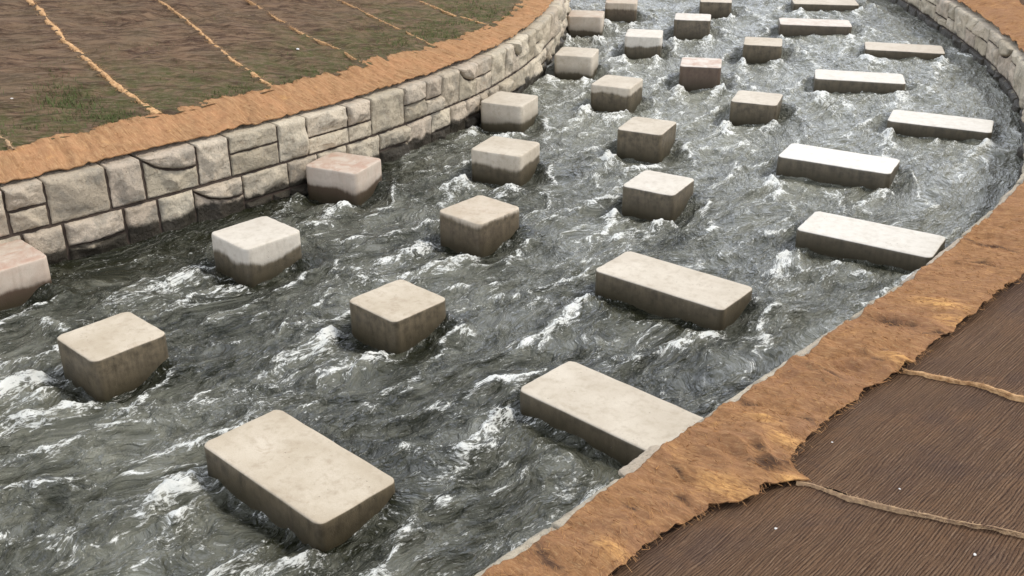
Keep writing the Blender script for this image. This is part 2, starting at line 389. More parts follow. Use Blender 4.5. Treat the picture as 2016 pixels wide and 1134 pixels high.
def block_mesh(l, w, seed, slab):
    rs = np.random.RandomState(seed + 50); H = .9; rad = .06 if slab else .065
    def outline(ins):
        pts = []; r = max(rad - ins, .012)
        for cx, cy, a0 in ((1, 1, 0), (-1, 1, 90), (-1, -1, 180), (1, -1, 270)):
            for k in range(7):
                a = R(a0 + 15 * k)
                pts.append((cx * (l / 2 - ins - r) + r * math.cos(a), cy * (w / 2 - ins - r) + r * math.sin(a)))
            # straight run after the corner
            nx, ny, na = {0: (-1, 1, 90), 90: (-1, -1, 180), 180: (1, -1, 270), 270: (1, 1, 0)}[a0]
            q = (nx * (l / 2 - ins - r) + r * math.cos(R(na)), ny * (w / 2 - ins - r) + r * math.sin(R(na)))
            p = pts[-1]
            for k in range(1, 9): pts.append((p[0] + (q[0] - p[0]) * k / 9, p[1] + (q[1] - p[1]) * k / 9))
        return np.array(pts)
    prof = [(0, -.02)] + [(z, 0) for z in np.linspace(.05, H - .03, 14)]
    b = .016
    for k in range(1, 6):
        a = R(90 * k / 5); prof.append((H - b + b * math.sin(a), b * (1 - math.cos(a))))
    prof.append((H + .0005, b + .02)); prof.append((H + .001, b + .05))
    V = []
    for z, ins in prof:
        o = outline(max(ins, 0)); ang = np.arctan2(o[:, 1], o[:, 0])
        n = perlin(ang * 3 + seed * 3.3, np.full(len(o), z * 6), seed)
        n2 = perlin(o[:, 0] * 28, o[:, 1] * 28 + z * 30, seed + 2)
        k = 1 + (.006 * n + .0050 * n2) * (1 if ins < b else .6)
        zz = np.full(len(o), z) + (.0022 * n2 if ins > 0 else 0)
        V.append(np.stack([o[:, 0] * k, o[:, 1] * k, zz], 1))
    n = len(V[0]); m = len(V); V = np.concatenate(V)
    faces = []
    for i in range(m - 1):
        for j in range(n):
            faces.append((i * n + j, i * n + (j + 1) % n, (i + 1) * n + (j + 1) % n, (i + 1) * n + j))
    top = tuple((m - 1) * n + j for j in range(n))
    me = bpy.data.meshes.new('concrete_block'); me.from_pydata(V.tolist(), [], faces + [top])
    me.polygons.foreach_set('use_smooth', np.ones(len(me.polygons), bool)); me.update(); return me

for i, (x, y, a, l, w, wl, st, pale, slab, lab) in enumerate(BLOCKS):
    o = link('long_concrete_block' if slab else 'concrete_block', block_mesh(l, w, i, slab), M_CONC)
    o.location = (x, y, -.9); o.rotation_euler = (0, 0, R(a))
    tag(o, lab, 'long block' if slab else 'block', SL_L if slab else SQ_L)
    o['wet_line'] = float(wl); o['stain'] = float(st); o['pale'] = float(pale)

# ------------------------------------------------------------------ water
def channel(s, t):
    L = wallpt(0, s); Rr = wallpt(1, s); return L * (1 - t[..., None]) + Rr * t[..., None]
def inv_channel(x, y):
    ss = np.linspace(3, SMAX - 3, 3000); L = wallpt(0, ss); Rr = wallpt(1, ss); D = Rr - L
    P = np.array([x, y]) - L; cr_ = np.abs(D[:, 0] * P[:, 1] - D[:, 1] * P[:, 0]) / np.hypot(*D.T)
    k = np.argmin(cr_ + (np.hypot(*(P - D * .5).T) > 4.5) * 9); return ss[k], float((P[k] * D[k]).sum() / (D[k] ** 2).sum())

ds = [11.0]
while ds[-1] < 36:
    s_ = ds[-1]; ds.append(s_ + (.016 if 13.2 < s_ < 19 else .022 if s_ < 26 and s_ > 13 else .035))
ds = np.array(ds); tt = np.linspace(-.012, 1.012, 470)
Sg, Tg = np.meshgrid(ds, tt, indexing='ij')
P = channel(Sg, Tg); TM = Tg * 6.3; X = P[..., 0]; Y = P[..., 1]
z = water_level(Tg) + .055 * sstep(21.5, 25, Sg) * sstep(.35, .65, Tg)
# warp
sw = Sg + .30 * perlin(Sg * .8, TM * 1.1, 1) + .10 * perlin(Sg * 2.5, TM * 3, 2)
tw = TM + .20 * perlin(Sg * .9, TM * 1.3, 3) + .07 * perlin(Sg * 2.6, TM * 3.4, 4) + .02 * perlin(Sg * 8, TM * 9, 5)
foam = np.zeros_like(z); calm = np.zeros_like(z); add = np.zeros_like(z); aer = np.zeros_like(z)
jag = .5 + .5 * fbm(Sg * 6, TM * 6, 31, 4)
for i, (x, y, a, l, w, wl, st, pale, slab, lab) in enumerate(BLOCKS):
    c, s_ = math.cos(R(a)), math.sin(R(a)); dx = X - x; dy = Y - y
    m = (np.abs(dx) < 3) & (np.abs(dy) < 3)
    if not m.any(): continue
    ax = dx[m] * c + dy[m] * s_; bx = dx[m] * s_ - dy[m] * c      # bx grows downstream
    # jitter
    jx = .07 * perlin(Sg[m] * 4, TM[m] * 4, 40 + i); ax = ax + jx; bj = bx + .07 * perlin(Sg[m] * 4, TM[m] * 4, 60 + i)
    aa = np.abs(ax); hl = l / 2; hw = w / 2; ins = np.maximum(aa - hl, 0)
    up = -(bj + hw)                                             # distance upstream of the upstream face
    amp = .7 if slab else 1.
    bow = np.exp(-(np.maximum(up, 0) / .13) ** 2) * np.exp(-(ins / .12) ** 2) * sstep(-.25, -.02, up)
    mz = .10 * perlin(Sg[m] * 1.6 + i, TM[m] * 1.6, 90 + i)
    out = hl + .15 + .30 * np.clip(bj + hw + .10, 0, 3) + mz          # shoulder wave line
    dist = aa - out; dn = np.clip(bj + hw + .15, 0, None)
    sh = np.exp(-(dist / (.055 + .06 * dn)) ** 2) * sstep(0, .12, dn) * np.exp(-dn / .95)
    rim = np.exp(-(dist / (.022 + .022 * dn)) ** 2) * sstep(.10, .35, dn) * np.exp(-dn / .9)
    trough = np.exp(-((aa - hl - .06) / .11) ** 2) * sstep(-hw + .1, -hw + .4, bj) * sstep(hw + .3, hw + .05, bj)
    mound = np.exp(-(np.maximum(aa - hl, 0) / .16) ** 2) * np.exp(-((bj + hw - .02) / .20) ** 2) * sstep(hl - .12, hl + .02, aa)
    lee = np.exp(-((bj - hw - .05) / .11) ** 2) * sstep(hl + .08, hl - .10, aa)
    wk = bj - hw
    cen = aa - hl * np.clip(1.02 - wk * .38, .25, 1.1) - 1.4 * mz * np.clip(wk, 0, 1)
    edge = np.exp(-(cen / (.060 + .07 * np.clip(wk, 0, 2))) ** 2) * sstep(-.03, .12, wk) * np.exp(-np.clip(wk - .2, 0, None) / .75)
    spl = np.exp(-((aa - hl - .02) / .13) ** 2 - ((wk - .10) / .13) ** 2)
    body = np.exp(-(aa / (hl * .9 + .15)) ** 4) * sstep(.12, .35, wk) * np.exp(-np.clip(wk - .3, 0, None) / .7)
    side = np.where(ax > 0, 1.1, 1.15)
    add[m] += amp * (.060 * bow + .068 * sh - .055 * trough - .05 * lee + .045 * edge * side + .026 * spl * (.4 + 1.2 * jag[m]) + .040 * mound + .010 * body)
    cont = np.exp(-(np.hypot(ins, np.maximum(np.abs(bj) - hw, 0)) / .03) ** 2)
    foam[m] += (.38 * cont * jag[m] +   .62 * edge * side + .24 * body + .16 * sh * sstep(.1, .5, dn) + 1.0 * rim + .62 * spl * (.3 + jag[m]) + .10 * bow)
    aer[m] += .5 * edge + .45 * body + .25 * sh + .5 * spl
    calm[m] = np.maximum(calm[m], np.clip(bow + .8 * mound + trough * .8 + lee * .5, 0, 1))
far = sstep(17, 25, Sg)
def ridge(u, v, sd): return (1 - np.abs(perlin(u, v, sd)) * 1.35).clip(0, 1) ** 2
low = .5 + .7 * fbm(Sg * .5, TM * .7, 12, 3)
r1 = ridge(sw * .85, tw * 2.1, 6); r2 = ridge(sw * 2.1 + tw * .5, tw * 4.6, 7); r3 = ridge(sw * 5.2 - tw, tw * 10., 8)
rough_pool = np.exp(-((Sg - 14.2) / 1.3) ** 2) * sstep(.12, .3, Tg) * sstep(.85, .6, Tg)
turb = .75 + 1.0 * np.clip(aer, 0, 1.2) - .12 * far + .5 * low + .7 * rough_pool
turb *= 1 - .65 * calm
leftc = sstep(.18, .03, Tg) * (1 - far)  # calmer band by the left wall; its darkening paints the wall's reflection
turb *= 1 - .45 * leftc
rs_ = .030 * fbm(sw * .8, tw * 1.2, 9, 2)
rA = ridge(sw * 1.5 - tw * .6, tw * 3.4, 17)
hz = rs_ + turb * (.036 * (r1 - .35) + .022 * (rA - .35) + .020 * (r2 - .35) + .010 * (r3 - .35) + .012 * fbm(sw * 3.2, tw * 4.8, 13, 2)
     + .0075 * (ridge(sw * 7 + tw * 2, tw * 11, 14) - .35) + (.0035 + .0035 * far) * (ridge(sw * 15, tw * 19 - sw * 3, 16) - .35) + (.0020 + .0035 * far) * perlin(sw * 26, tw * 30, 15))
lump = fbm(Sg * 14, TM * 14, 21, 3); lump2 = perlin(Sg * 42, TM * 42, 23)
fz = np.clip(foam, 0, 1)
z = z + add + hz + fz * (.030 * lump + .008 * lump2 + .012)
crest = sstep(.62, .95, r1) * sstep(.35, .85, r2)
foam2 = foam * (.25 + 1.25 * jag) + .42 * crest * np.clip(low + .15, 0, 1) + .20 * sstep(.5, .95, rA) * sstep(.3, .8, r2) + .05 * far + .12 * low - .11 + .22 * rough_pool * sstep(.4,.9,r1)
foam2 = foam2 * (1 - .55 * calm) * (1 - .6 * leftc)
aer_reflect = np.clip(.17 + .2 * rough_pool + .34 * np.clip(aer, 0, 1.3) + .22 * crest + .55 * (low - .5) + .55 * far - .32 * calm - .32 * leftc, 0, 1)  # far lightening paints sky reflection, left darkening the wall's, over real aeration
# sideways chop
nrmx = .012 * perlin(sw * 6, tw * 8, 25) * turb; X = X + nrmx; Y = Y + .012 * perlin(sw * 6, tw * 8, 26) * turb
V = np.stack([X, Y, z], -1)
me = mesh_np('stream_water', V, grid_faces(len(ds), len(tt), flip=True), True,
             {'flow': np.stack([sw, tw, z * 3], -1).reshape(-1, 3), 'foam': np.clip(foam2, 0, .95).ravel(), 'aer': aer_reflect.ravel()})
tag(link('stream_water', me, M_WATER), 'turbulent grey-green stream water with white foam streaks', kind='structure')
for o in [o for o in sc.objects if 'wet_line' in o.keys()]:
    s_, t_ = inv_channel(o.location.x, o.location.y); o['water_line'] = float(water_level(np.array(t_)))

# ------------------------------------------------------------------ ground: one sheet (channel bed, banks, land beyond)
gx = np.concatenate([-np.geomspace(150, 18, 14)[:-1], np.arange(-18, 14, .12), np.geomspace(14, 150, 14)])
gy = np.concatenate([-np.geomspace(120, 10, 12)[:-1], np.arange(-10, 36, .12), np.geomspace(36, 250, 14)])
GX, GY = np.meshgrid(gx, gy, indexing='ij')
ssd = np.linspace(0, SMAX, 260)
sdist = []
for side in (0, 1):
    W = wallpt(side, ssd); Nn = wallnrm(side, ssd)
    best = np.full(GX.shape, 1e9); sg = np.zeros(GX.shape)
    for k in range(len(ssd)):
        dx = GX - W[k, 0]; dy = GY - W[k, 1]; d2 = dx * dx + dy * dy; mm = d2 < best
        best[mm] = d2[mm]; dd = dx * Nn[k, 0] + dy * Nn[k, 1]; sg[mm] = dd[mm]
    D = np.sqrt(best); near = D < 3
    sdist.append(np.where(D < .6, sg, np.where(sg > 0, D, -D)))
dL, dR = sdist
nzg = .02 * fbm(GX * 1.5, GY * 1.5, 2, 3)
gz = np.where((dL > .2), bankz(0, dL) - .06, np.where(dR > .2, bankz(1, dR) - .06, -1.3)) + nzg
gz = np.where((gz > -1) & (np.minimum(np.abs(dL), np.abs(dR)) < .42), .30, gz)
tag(link('ground', mesh_np('ground', np.stack([GX, GY, gz], -1), grid_faces(len(gx), len(gy))), M_SOIL), kind='structure')

# ------------------------------------------------------------------ stone walls
def ssamp(a, b, st): return np.linspace(a, b, max(2, int(round((b - a) / st)) + 1))
def stone_course(side, z0, z1, s0, s1, seed, near, plan=()):
    # plan: (end s, kind); kinds: 1 whole, 2 split in two, a = arched overhanging top piece, l = thin low piece, t = thin top piece
    rs = np.random.RandomState(seed); Vs = []; Fs = []; Ts = []; off = 0
    def stone(sa, sb, za, zb, prot):
        nonlocal off
        n, m = (30, 20) if near(sa) else (9, 7)
        g = rs.uniform(.008, .017)
        u = np.linspace(0, 1, n); v = np.linspace(0, 1, m); U, Vv = np.meshgrid(u, v, indexing='ij')
        za_ = za(U) if callable(za) else za; zb_ = zb(U) if callable(zb) else zb; q = rs.rand() * 50
        Sx = sa + g + U * (sb - sa - 2 * g); Z = za_ + g + Vv * (zb_ - za_ - 2 * g)
        W_ = sb - sa; H_ = float(np.mean(zb_ - za_)); xs = (U - .5) * W_; zs = (Vv - .5) * H_
        edge = np.minimum(np.minimum(U, 1 - U) * W_, np.minimum(Vv, 1 - Vv) * H_)
        pil = 1 - np.exp(-edge / .012)
        wx = xs + .03 * perlin(Sx * 9 + q, Z * 9, 1); wz_ = zs + .03 * perlin(Sx * 9, Z * 9 + q, 2)
        fac = np.full(U.shape, .5)
        for k in range(6):                                               # split-rock facets
            an = rs.uniform(0, 6.28); sl_ = rs.uniform(.15, .55); fac = np.minimum(fac, rs.uniform(.020, .060) + sl_ * (math.cos(an) * wx + math.sin(an) * wz_))
        fac = np.maximum(fac, -.020 + .15 * wz_)
        h = .004 + pil * (prot + .010 + .95 * fac + .010 * fbm(Sx * 14 + q, Z * 16, seed, 3) + .004 * perlin(Sx * 60, Z * 60, 9))
        h = np.maximum(h, .003)
        eb = ((Vv < .01) | (Vv > .99)); Z = Z + .007 * perlin(Sx * 13 + q, Vv * 2, 5) * eb + .003 * perlin(Sx * 40 + q, Vv * 2, 5) * eb
        Sx = Sx + .008 * perlin(Z * 13 + q, U * 2, 3) * ((U < .01) | (U > .99))
        w = wallpt(side, Sx); nn = wallnrm(side, Sx)
        def lay(hh): return np.concatenate([w - nn * hh[..., None], Z[..., None]], -1)
        A = lay(h).reshape(-1, 3)
        ring = [(i, 0) for i in range(n)] + [(n - 1, j) for j in range(1, m)] + [(i, m - 1) for i in range(n - 2, -1, -1)] + [(0, j) for j in range(m - 2, 0, -1)]
        ri = np.array([i * m + j for i, j in ring]); B = lay(np.full_like(h, -.30)).reshape(-1, 3)[ri]
        k = len(ri); a = ri; b = np.roll(ri, -1); c = n * m + np.arange(k); d = n * m + (np.arange(k) + 1) % k
        rg = np.stack([a, b, d, c], 1); F = np.concatenate([grid_faces(n, m, flip=(side == 1)), rg if side == 1 else rg[:, ::-1]])
        Vs.append(np.concatenate([A, B])); Fs.append(F + off); off += len(A) + k
        Ts.append(np.tile([rs.rand(), max(0, rs.rand() * 1.6 - .6), .23 * side], (len(A) + k, 1)))
    def unit(s, e, kind):
        hgt = z1 - z0; pr = rs.uniform(.008, .03)
        if kind == '2': zm = z0 + hgt * rs.choice([.42, .5, .55]); stone(s, e, z0, zm, pr); stone(s, e, zm, z1, pr + rs.uniform(-.004, .012))
        elif kind == 'l': zm = z0 + hgt * .30; sm = s + (e - s) * .6; stone(s, sm, z0, zm, pr + .01); stone(sm, e, z0, zm, pr); stone(s, e, zm, z1, pr)
        elif kind == 't': zm = z0 + hgt * .64; stone(s, e, z0, zm, pr); stone(s, e, zm, z1, pr)
        elif kind == 'a':
            f_ = lambda U: z1 - hgt * (.10 + .40 * np.sin(np.clip(U * 2.4, 0, 1.9)) ** 1.2 + .03 * np.sin(U * 9))
            stone(s, e, z0, f_, pr - .006); stone(s, e, f_, z1, pr + .034)
        else: stone(s, e, z0, z1, pr)
    s = s0
    def fill(s, s1):
        while s < s1 - .12:
            e = min(s + rs.choice([.36, .45, .56, .66]) * rs.uniform(.9, 1.1), s1)
            if s1 - e < .15: e = s1
            unit(s, e, rs.choice(['1', '1', '2', '2', 't', 'a', 'l'])); s = e
    if plan:
        fill(s0, plan[0]); s = plan[0]
        for e, kd in plan[1]: unit(s, e, kd); s = e
    fill(s, s1)
    return mesh_np('stone_course', np.concatenate(Vs), np.concatenate(Fs), False, {'tint': np.concatenate(Ts)})
PLAN_TOP = (14.85, [(15.12, '1'), (15.47, '2'), (16.02, '1'), (16.36, '1'), (16.95, 'a'), (17.36, '1'), (18.03, '2'), (18.47, '1'), (19.16, '2'), (19.60, '2'), (20.34, '1'), (20.9, '2'), (21.35, '2'), (21.9, '1'), (22.5, 'a'), (23.1, '2'), (23.7, '1')])
PLAN_LOW = (14.85, [(15.2, '1'), (15.57, '1'), (16.12, '2'), (16.46, '1'), (16.86, '1'), (17.48, 'a'), (18.14, 'l'), (18.6, 'l'), (19.1, '1'), (19.74, '1'), (20.39, '2'), (21.04, '1'), (21.6, '2'), (22.1, '1')])
def wall(side, label, s0, s1, nearf):
    s_mid = (s0 + s1) / 2
    root = empty('stone_wall', (0, 0, 0)); tag(root, label, 'wall', 'stone walls lining the channel')
    for k, (a, b) in enumerate([(.155, .582), (-.27, .150), (-.70, -.275)]):
        link('stone_course', stone_course(side, zK(a), zK(b), s0, s1, 11 + k + side * 20, nearf, (PLAN_TOP, PLAN_LOW, ())[k] if side == 0 else ()), M_STONE, root)
    S_ = ssamp(s0, s1, .15); w = wallpt(side, S_); nn = wallnrm(side, S_)
    prof = [(.004, -1.3), (.004, .445), (.34, .445), (.34, -1.3)]
    V = np.stack([np.concatenate([w + nn * d, np.full((len(S_), 1), z_)], 1) for d, z_ in prof], 1)
    link('wall_core', mesh_np('wall_core', V, grid_faces(len(S_), 4), False), M_CORE, root)
    return root
wall(0, 'pale rock-faced stone wall curving along the left bank under the orange cloth edge', 12.5, 38, lambda s: 14.5 < s < 27)
wall(1, 'grey stone wall along the right bank, only its pale top edge showing near by', 10.5, 38, lambda s: s > 13 and s < 30)

# ------------------------------------------------------------------ orange coir strips along the wall tops
CREASES = [(17.08, .12, .035, .09), (16.98, .50, .030, .14), (16.50, .60, .07, .12), (16.62, .50, .03, .10), (18.30, .30, .035, .22), (18.2, .62, .03, .12), (19.70, .30, .035, .30), (15.37, .16, .035, .22), (18.29, .42, .02, .05),
           (16.02, .43, .02, .08), (15.85, .28, .02, .10), (19.3, .40, .02, .22), (17.5, .35, .016, .18), (17.75, .5, .014, .12), (16.25, .25, .014, .12)]
GOLDS = [(18.60, .45, .06, .20), (18.38, .62, .05, .12), (16.20, .56, .06, .16), (16.38, .80, .05, .10), (16.74, .55, .05, .14), (16.9, .35, .03, .12), (17.75, .62, .04, .12), (15.5, .42, .05, .12)]
def strip(side, s0, s1, width, mat, label, step, ne):
    S_ = []; s = s0
    while s < s1: S_.append(s); s += step(s)
    S_ = np.array(S_); n = len(S_)
    rag = .045 * fbm(S_ * 2.5, S_ * 0, 5 + side, 3) + .010 * perlin(S_ * 22, S_ * 0, 6)
    d0 = (.085 if side == 0 else .052) + rag * (.7 if side == 0 else 1.0)
    d0 = np.maximum(d0, .012)
    d1 = width(S_) + (.07 if side == 0 else .035) * fbm(S_ * 1.3, S_ * 0 + 3, 8 + side, 3) + .025 * perlin(S_ * 9, S_ * 0, 9) + .012 * perlin(S_ * 31, S_ * 0, 10)
    e = np.linspace(0, 1, ne); Sg, E = np.meshgrid(S_, e, indexing='ij'); Dg = d0[:, None] * (1 - E) + d1[:, None] * E
    q = (Sg - .09 * Dg) if side == 0 else (Sg + .25 * Dg)      # folds run diagonally over the strip
    q2 = (Dg)
    big = ridgef(q * 3.4 + .3 * perlin(Sg * 2, Dg * 2, 3), q2 * .9, 61 + side)
    sm = ridgef(q * 9 + .4 * perlin(Sg * 5, Dg * 5, 4), q2 * 2.2, 63 + side)
    ft = perlin(q * 26, q2 * 6, 65)
    A = 1.0 if side else .62
    big2 = ridgef(q * 5.6 + .8 * perlin(Sg * 1.4, Dg * 2.4, 13), q2 * 1.6, 75 + side)
    h = .010 + A * (.034 * big + .040 * big2 * (.5 + perlin(Sg * 1.7, Dg * 1.7, 17)).clip(0, 1) + .014 * sm) + .005 * ft + A * .014 * fbm(Sg * 2.2, Dg * 2.5, 67, 3)
    crease = np.zeros_like(Sg); gold = np.zeros_like(Sg)
    if side:
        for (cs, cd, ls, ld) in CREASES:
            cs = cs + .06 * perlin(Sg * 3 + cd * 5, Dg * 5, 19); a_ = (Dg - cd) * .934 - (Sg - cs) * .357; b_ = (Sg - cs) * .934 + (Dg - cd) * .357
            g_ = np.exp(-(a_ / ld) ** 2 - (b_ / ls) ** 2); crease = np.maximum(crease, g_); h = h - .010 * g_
            h = h + .010 * np.exp(-(a_ / ld) ** 2 - ((b_ - ls * 1.8) / ls) ** 2)
        for (cs, cd, ls, ld) in GOLDS:
            a_ = (Dg - cd) * .934 - (Sg - cs) * .357; b_ = (Sg - cs) * .934 + (Dg - cd) * .357
            g_ = np.exp(-(a_ / ld) ** 2 - (b_ / ls) ** 2); gold = np.maximum(gold, g_); h = h + .014 * g_
    else:
        crease = .5 * np.clip(sstep(.45, .0, big) * sstep(.2, .5, fbm(Sg * 1.6, Dg * 2, 71, 2)), 0, 1)
    lip = np.exp(-(Dg - d0[:, None]) / .05); h = h + .010 * lip
    tuft = np.exp(-(d1[:, None] - Dg) / .04); h = h + (-.006 + .006 * perlin(Sg * 7, Dg * 7, 73)) * tuft
    z_ = bankz(side, Dg) + np.maximum(h, .006)
    z_ = np.maximum(z_, zK(.592))
    w = wallpt(side, Sg) + wallnrm(side, Sg) * Dg[..., None]; G = np.concatenate([w, z_[..., None]], -1)
    # turned-under hem rows on the inner and outer edges
    w0 = wallpt(side, S_) + wallnrm(side, S_) * (d0[:, None] + .012); r0 = np.concatenate([w0, (z_[:, :1] - .014)], 1)[:, None]
    w1 = wallpt(side, S_) + wallnrm(side, S_) * (d1[:, None] - .010); r1_ = np.concatenate([w1, (z_[:, -1:] - .012)], 1)[:, None]
    G = np.concatenate([r0, G, r1_], 1); m = ne + 2
    sd = np.stack([np.pad(Sg, ((0, 0), (1, 1)), 'edge'), np.pad(Dg, ((0, 0), (1, 1)), 'edge'), np.zeros((n, m))], -1)
    cz = np.pad(crease, ((0, 0), (1, 1)), 'edge')
    gd = np.pad(gold, ((0, 0), (1, 1)), 'edge')
    # loose coir fibres lying on the cloth and over its outer edge
    rf = np.random.RandomState(31 + side); nf = 6500 if side else 5000
    fi = rf.randint(0, n, nf); se = S_[fi]; ed = rf.rand(nf) < .12
    ee = np.where(ed, 1 - np.abs(rf.normal(size=nf)) * .03, rf.rand(nf)); dj = d0[fi] * (1 - ee) + d1[fi] * ee + np.where(ed, rf.uniform(-.01, .035, nf), 0)
    zj = z_[fi, np.clip((ee * (ne - 1)).astype(int), 0, ne - 1)] + .003
    an = np.where(rf.rand(nf) < .6, (1.2 if side else 1.45) + rf.normal(size=nf) * .45, rf.uniform(0, 6.28, nf)); ln = rf.uniform(.015, .05, nf); hwf = .0011 if side else .0018
    us, ud = np.cos(an), np.sin(an) * (-1 if side else 1); Vf = []
    for (q_, w_, up_) in ((-.5, -1, 0), (-.5, 1, 0), (.5, .5, 1), (.5, -.5, 1)):
        s2 = se + us * ln * q_ - ud * w_ * hwf; d2 = np.maximum(dj + ud * ln * q_ + us * w_ * hwf, .03)
        Vf.append(np.concatenate([wallpt(side, s2) + wallnrm(side, s2) * d2[:, None], (zj + np.where(d2 > d1[fi], -.008, 0) + up_ * rf.uniform(0, .008, nf))[:, None]], 1))
    Vf = np.stack(Vf, 1).reshape(-1, 3); Ff = np.arange(nf * 4).reshape(-1, 4) + n * m
    sdf = np.repeat(np.stack([se + rf.rand(nf), dj + rf.rand(nf), dj * 0], 1), 4, 0)
    me = mesh_np('coir_strip', np.concatenate([G.reshape(-1, 3), Vf]), np.concatenate([grid_faces(n, m, flip=(side == 0)), Ff]), True,
                 {'sd': np.concatenate([sd.reshape(-1, 3), sdf]), 'crease': np.concatenate([cz.ravel(), np.zeros(nf * 4)]), 'gold': np.concatenate([gd.ravel(), np.repeat(rf.rand(nf) * .5, 4)])})
    return tag(link('coir_strip', me, mat), label, 'erosion cloth', 'orange coir strips along the wall tops')
def ridgef(u, v, sd): return (1 - np.abs(perlin(u, v, sd)) * 1.6).clip(0, 1)
wl_ = lambda s: np.interp(s, [13, 15.3, 16, 19, 21, 23, 25, 30], [.62, .64, .74, .74, .72, .62, .50, .50])
wr_ = lambda s: np.interp(s, [13, 15.44, 15.61, 15.75, 16.05, 16.1, 16.2, 16.3, 16.36, 16.44, 16.50, 16.60, 16.96, 17.41, 17.78, 17.98, 18.42, 19.27, 30], [.55, .54, .51, .51, .57, .66, .70, .70, .74, .84, .74, .66, .63, .63, .70, .67, .68, .68, .70])
strip(0, 13.0, 33, wl_, M_COIR_L, 'smooth orange coir cloth strip along the top of the left wall', lambda s: .022 if s < 22 else .035, 42)
strip(1, 13.0, 33, wr_, M_COIR_R, 'crumpled orange coir cloth strip along the top of the near right wall', lambda s: .010 if 14.6 < s < 20.5 else .04, 84)

# ------------------------------------------------------------------ brown mats between seams
def seamline(pts):
    d = np.array([p[1] for p in pts]); s = np.array([p[0] for p in pts]); o = np.argsort(d); d = d[o]; s = s[o]
    return lambda x: np.interp(x, d, s) + .03 * perlin(np.asarray(x) * 3, np.asarray(x) * 0 + s[0], 77) + .012 * perlin(np.asarray(x) * 11, np.asarray(x) * 0 + s[0], 78)
def mat_piece(side, sa, sb, d0f, d1, mat, label, group, ns, nd, hems, seed):
    D = d0f[1] + (d1 - d0f[1]) * np.linspace(0, 1, nd) ** 1.4
    U = np.linspace(0, 1, ns); Ug, Dg = np.meshgrid(U, D, indexing='ij')
    A_ = sa(D)[None, :]; B_ = sb(D)[None, :] + (.035 if side == 0 else -.01)
    if side: A_ = A_ - .03
    Sg = A_ * (1 - Ug) + B_ * Ug
    inner = np.interp(Sg[:, 0], d0f[0][0], d0f[0][1]) - .10
    Dg = inner[:, None] + (Dg - D[0]) * ((d1 - inner[:, None]) / (d1 - D[0]))
    if side == 0:
        q = Dg * 1.0 + Sg * .44; q2 = Sg - Dg * .44
        h = .045 * (ridgef(q * 3.6 + .7 * perlin(Sg * 1.5, Dg * 1.5, 3), q2 * .8, 81) - .5) + .022 * ridgef(q * 8.5 + .3 * perlin(Sg * 3, Dg * 3, 5), q2 * 1.3, 82)
    else:
        q = Dg; q2 = Sg
        h = .010 * perlin(Sg * 1.1, Dg * 2.2, 84) + .004 * ridgef(Dg * 17 + .6 * perlin(Sg * 1.0, Dg * 3, 5), Sg * .7, 85) + .0016 * ridgef(Dg * 44, Sg * 1.5, 86)
    up = np.exp(-((B_ - Sg).clip(0)) / .05) * .010 if side == 0 else np.exp(-((Sg - A_).clip(0)) / .06) * .018                     # the lap over the next mat
    z_ = bankz(side, Dg) + .0 + h + up + .006 * perlin(Sg * 5, Dg * 5, seed)
    w = wallpt(side, Sg) + wallnrm(side, Sg) * Dg[..., None]
    G = np.concatenate([w, z_[..., None]], -1)
    me = mesh_np('erosion_mat', G, grid_faces(ns, nd, flip=(side == 0)), True, {'sd': np.stack([Sg, Dg, Dg * 0], -1).reshape(-1, 3)})
    o = tag(link('erosion_mat', me, mat), label, 'erosion mat', group)
    for (which, ra, rb, wd, hm, hgt) in hems:                          # frayed hem ridge on the upstream edge
        Dh = np.arange(ra, rb, .018 if side == 0 else .010); m = 9
        base = (sb(Dh) + .03) if side == 0 else (sa(Dh) - .024)
        th = np.linspace(0, np.pi, m); wv = wd * (1 + .9 * perlin(Dh * 4, Dh * 0 + seed, 91) + .5 * perlin(Dh * 21, Dh * 0 + seed, 92)).clip(.25, 2)
        hh = hgt * (1 + .5 * perlin(Dh * 9, Dh * 0, 93))
        rows = []
        for k in range(m):
            sx = base + wv * np.cos(th[k]) + (.006 if side == 0 else .002) * perlin(Dh * 30, Dh * 0 + k, 94); hz_ = hh * np.sin(th[k]) ** .8 + (.004 if side == 0 else .0012) * perlin(Dh * 40, Dh * 0 + k * 3, 95)
            ww = wallpt(side, sx) + wallnrm(side, sx) * Dh[:, None]
            rows.append(np.concatenate([ww, (bankz(side, Dh) + hz_ + ((.024 if side == 0 else .020) if 0 < k < m - 1 else -.008))[:, None]], 1))
        # loose fibres that stick out of the hem
        Gh = np.stack(rows, 1); Vf = [Gh.reshape(-1, 3)]; Ff = [grid_faces(len(Dh), m, flip=(side == 1))]; o2 = Gh.shape[0] * m
        rs = np.random.RandomState(seed + 5); nf = int((rb - ra) * (220 if side else 420))
        for _ in range(nf):
            dd = rs.uniform(ra, rb); s_c = (float(sb(np.array([dd]))[0]) + .03 if side == 0 else float(sa(np.array([dd]))[0]) - .026) + rs.normal() * wd * .8; ang = rs.uniform(0, 6.28); ln = rs.uniform(.012, .030) * (1 if side else 2.0)
            p = np.array([*(wallpt(side, s_c) + wallnrm(side, s_c) * dd), bankz(side, dd) + .016 + hgt * .5])
            v = np.array([math.cos(ang), math.sin(ang), rs.uniform(-.1, .4)]) * ln; sdv = np.array([-math.sin(ang), math.cos(ang), 0]) * (.0014 if side else .003)
            Vf.append(np.array([p - sdv, p + sdv, p + v + sdv * .4, p + v - sdv * .4])); Ff.append(np.array([[o2, o2 + 1, o2 + 2, o2 + 3]])); o2 += 4
        link('frayed_hem', mesh_np('frayed_hem', np.concatenate(Vf), np.concatenate(Ff)), hm, o)
    return o
sx_ = np.linspace(12, 34, 400)
innerL = (sx_, wl_(sx_)); innerR = (sx_, wr_(sx_))
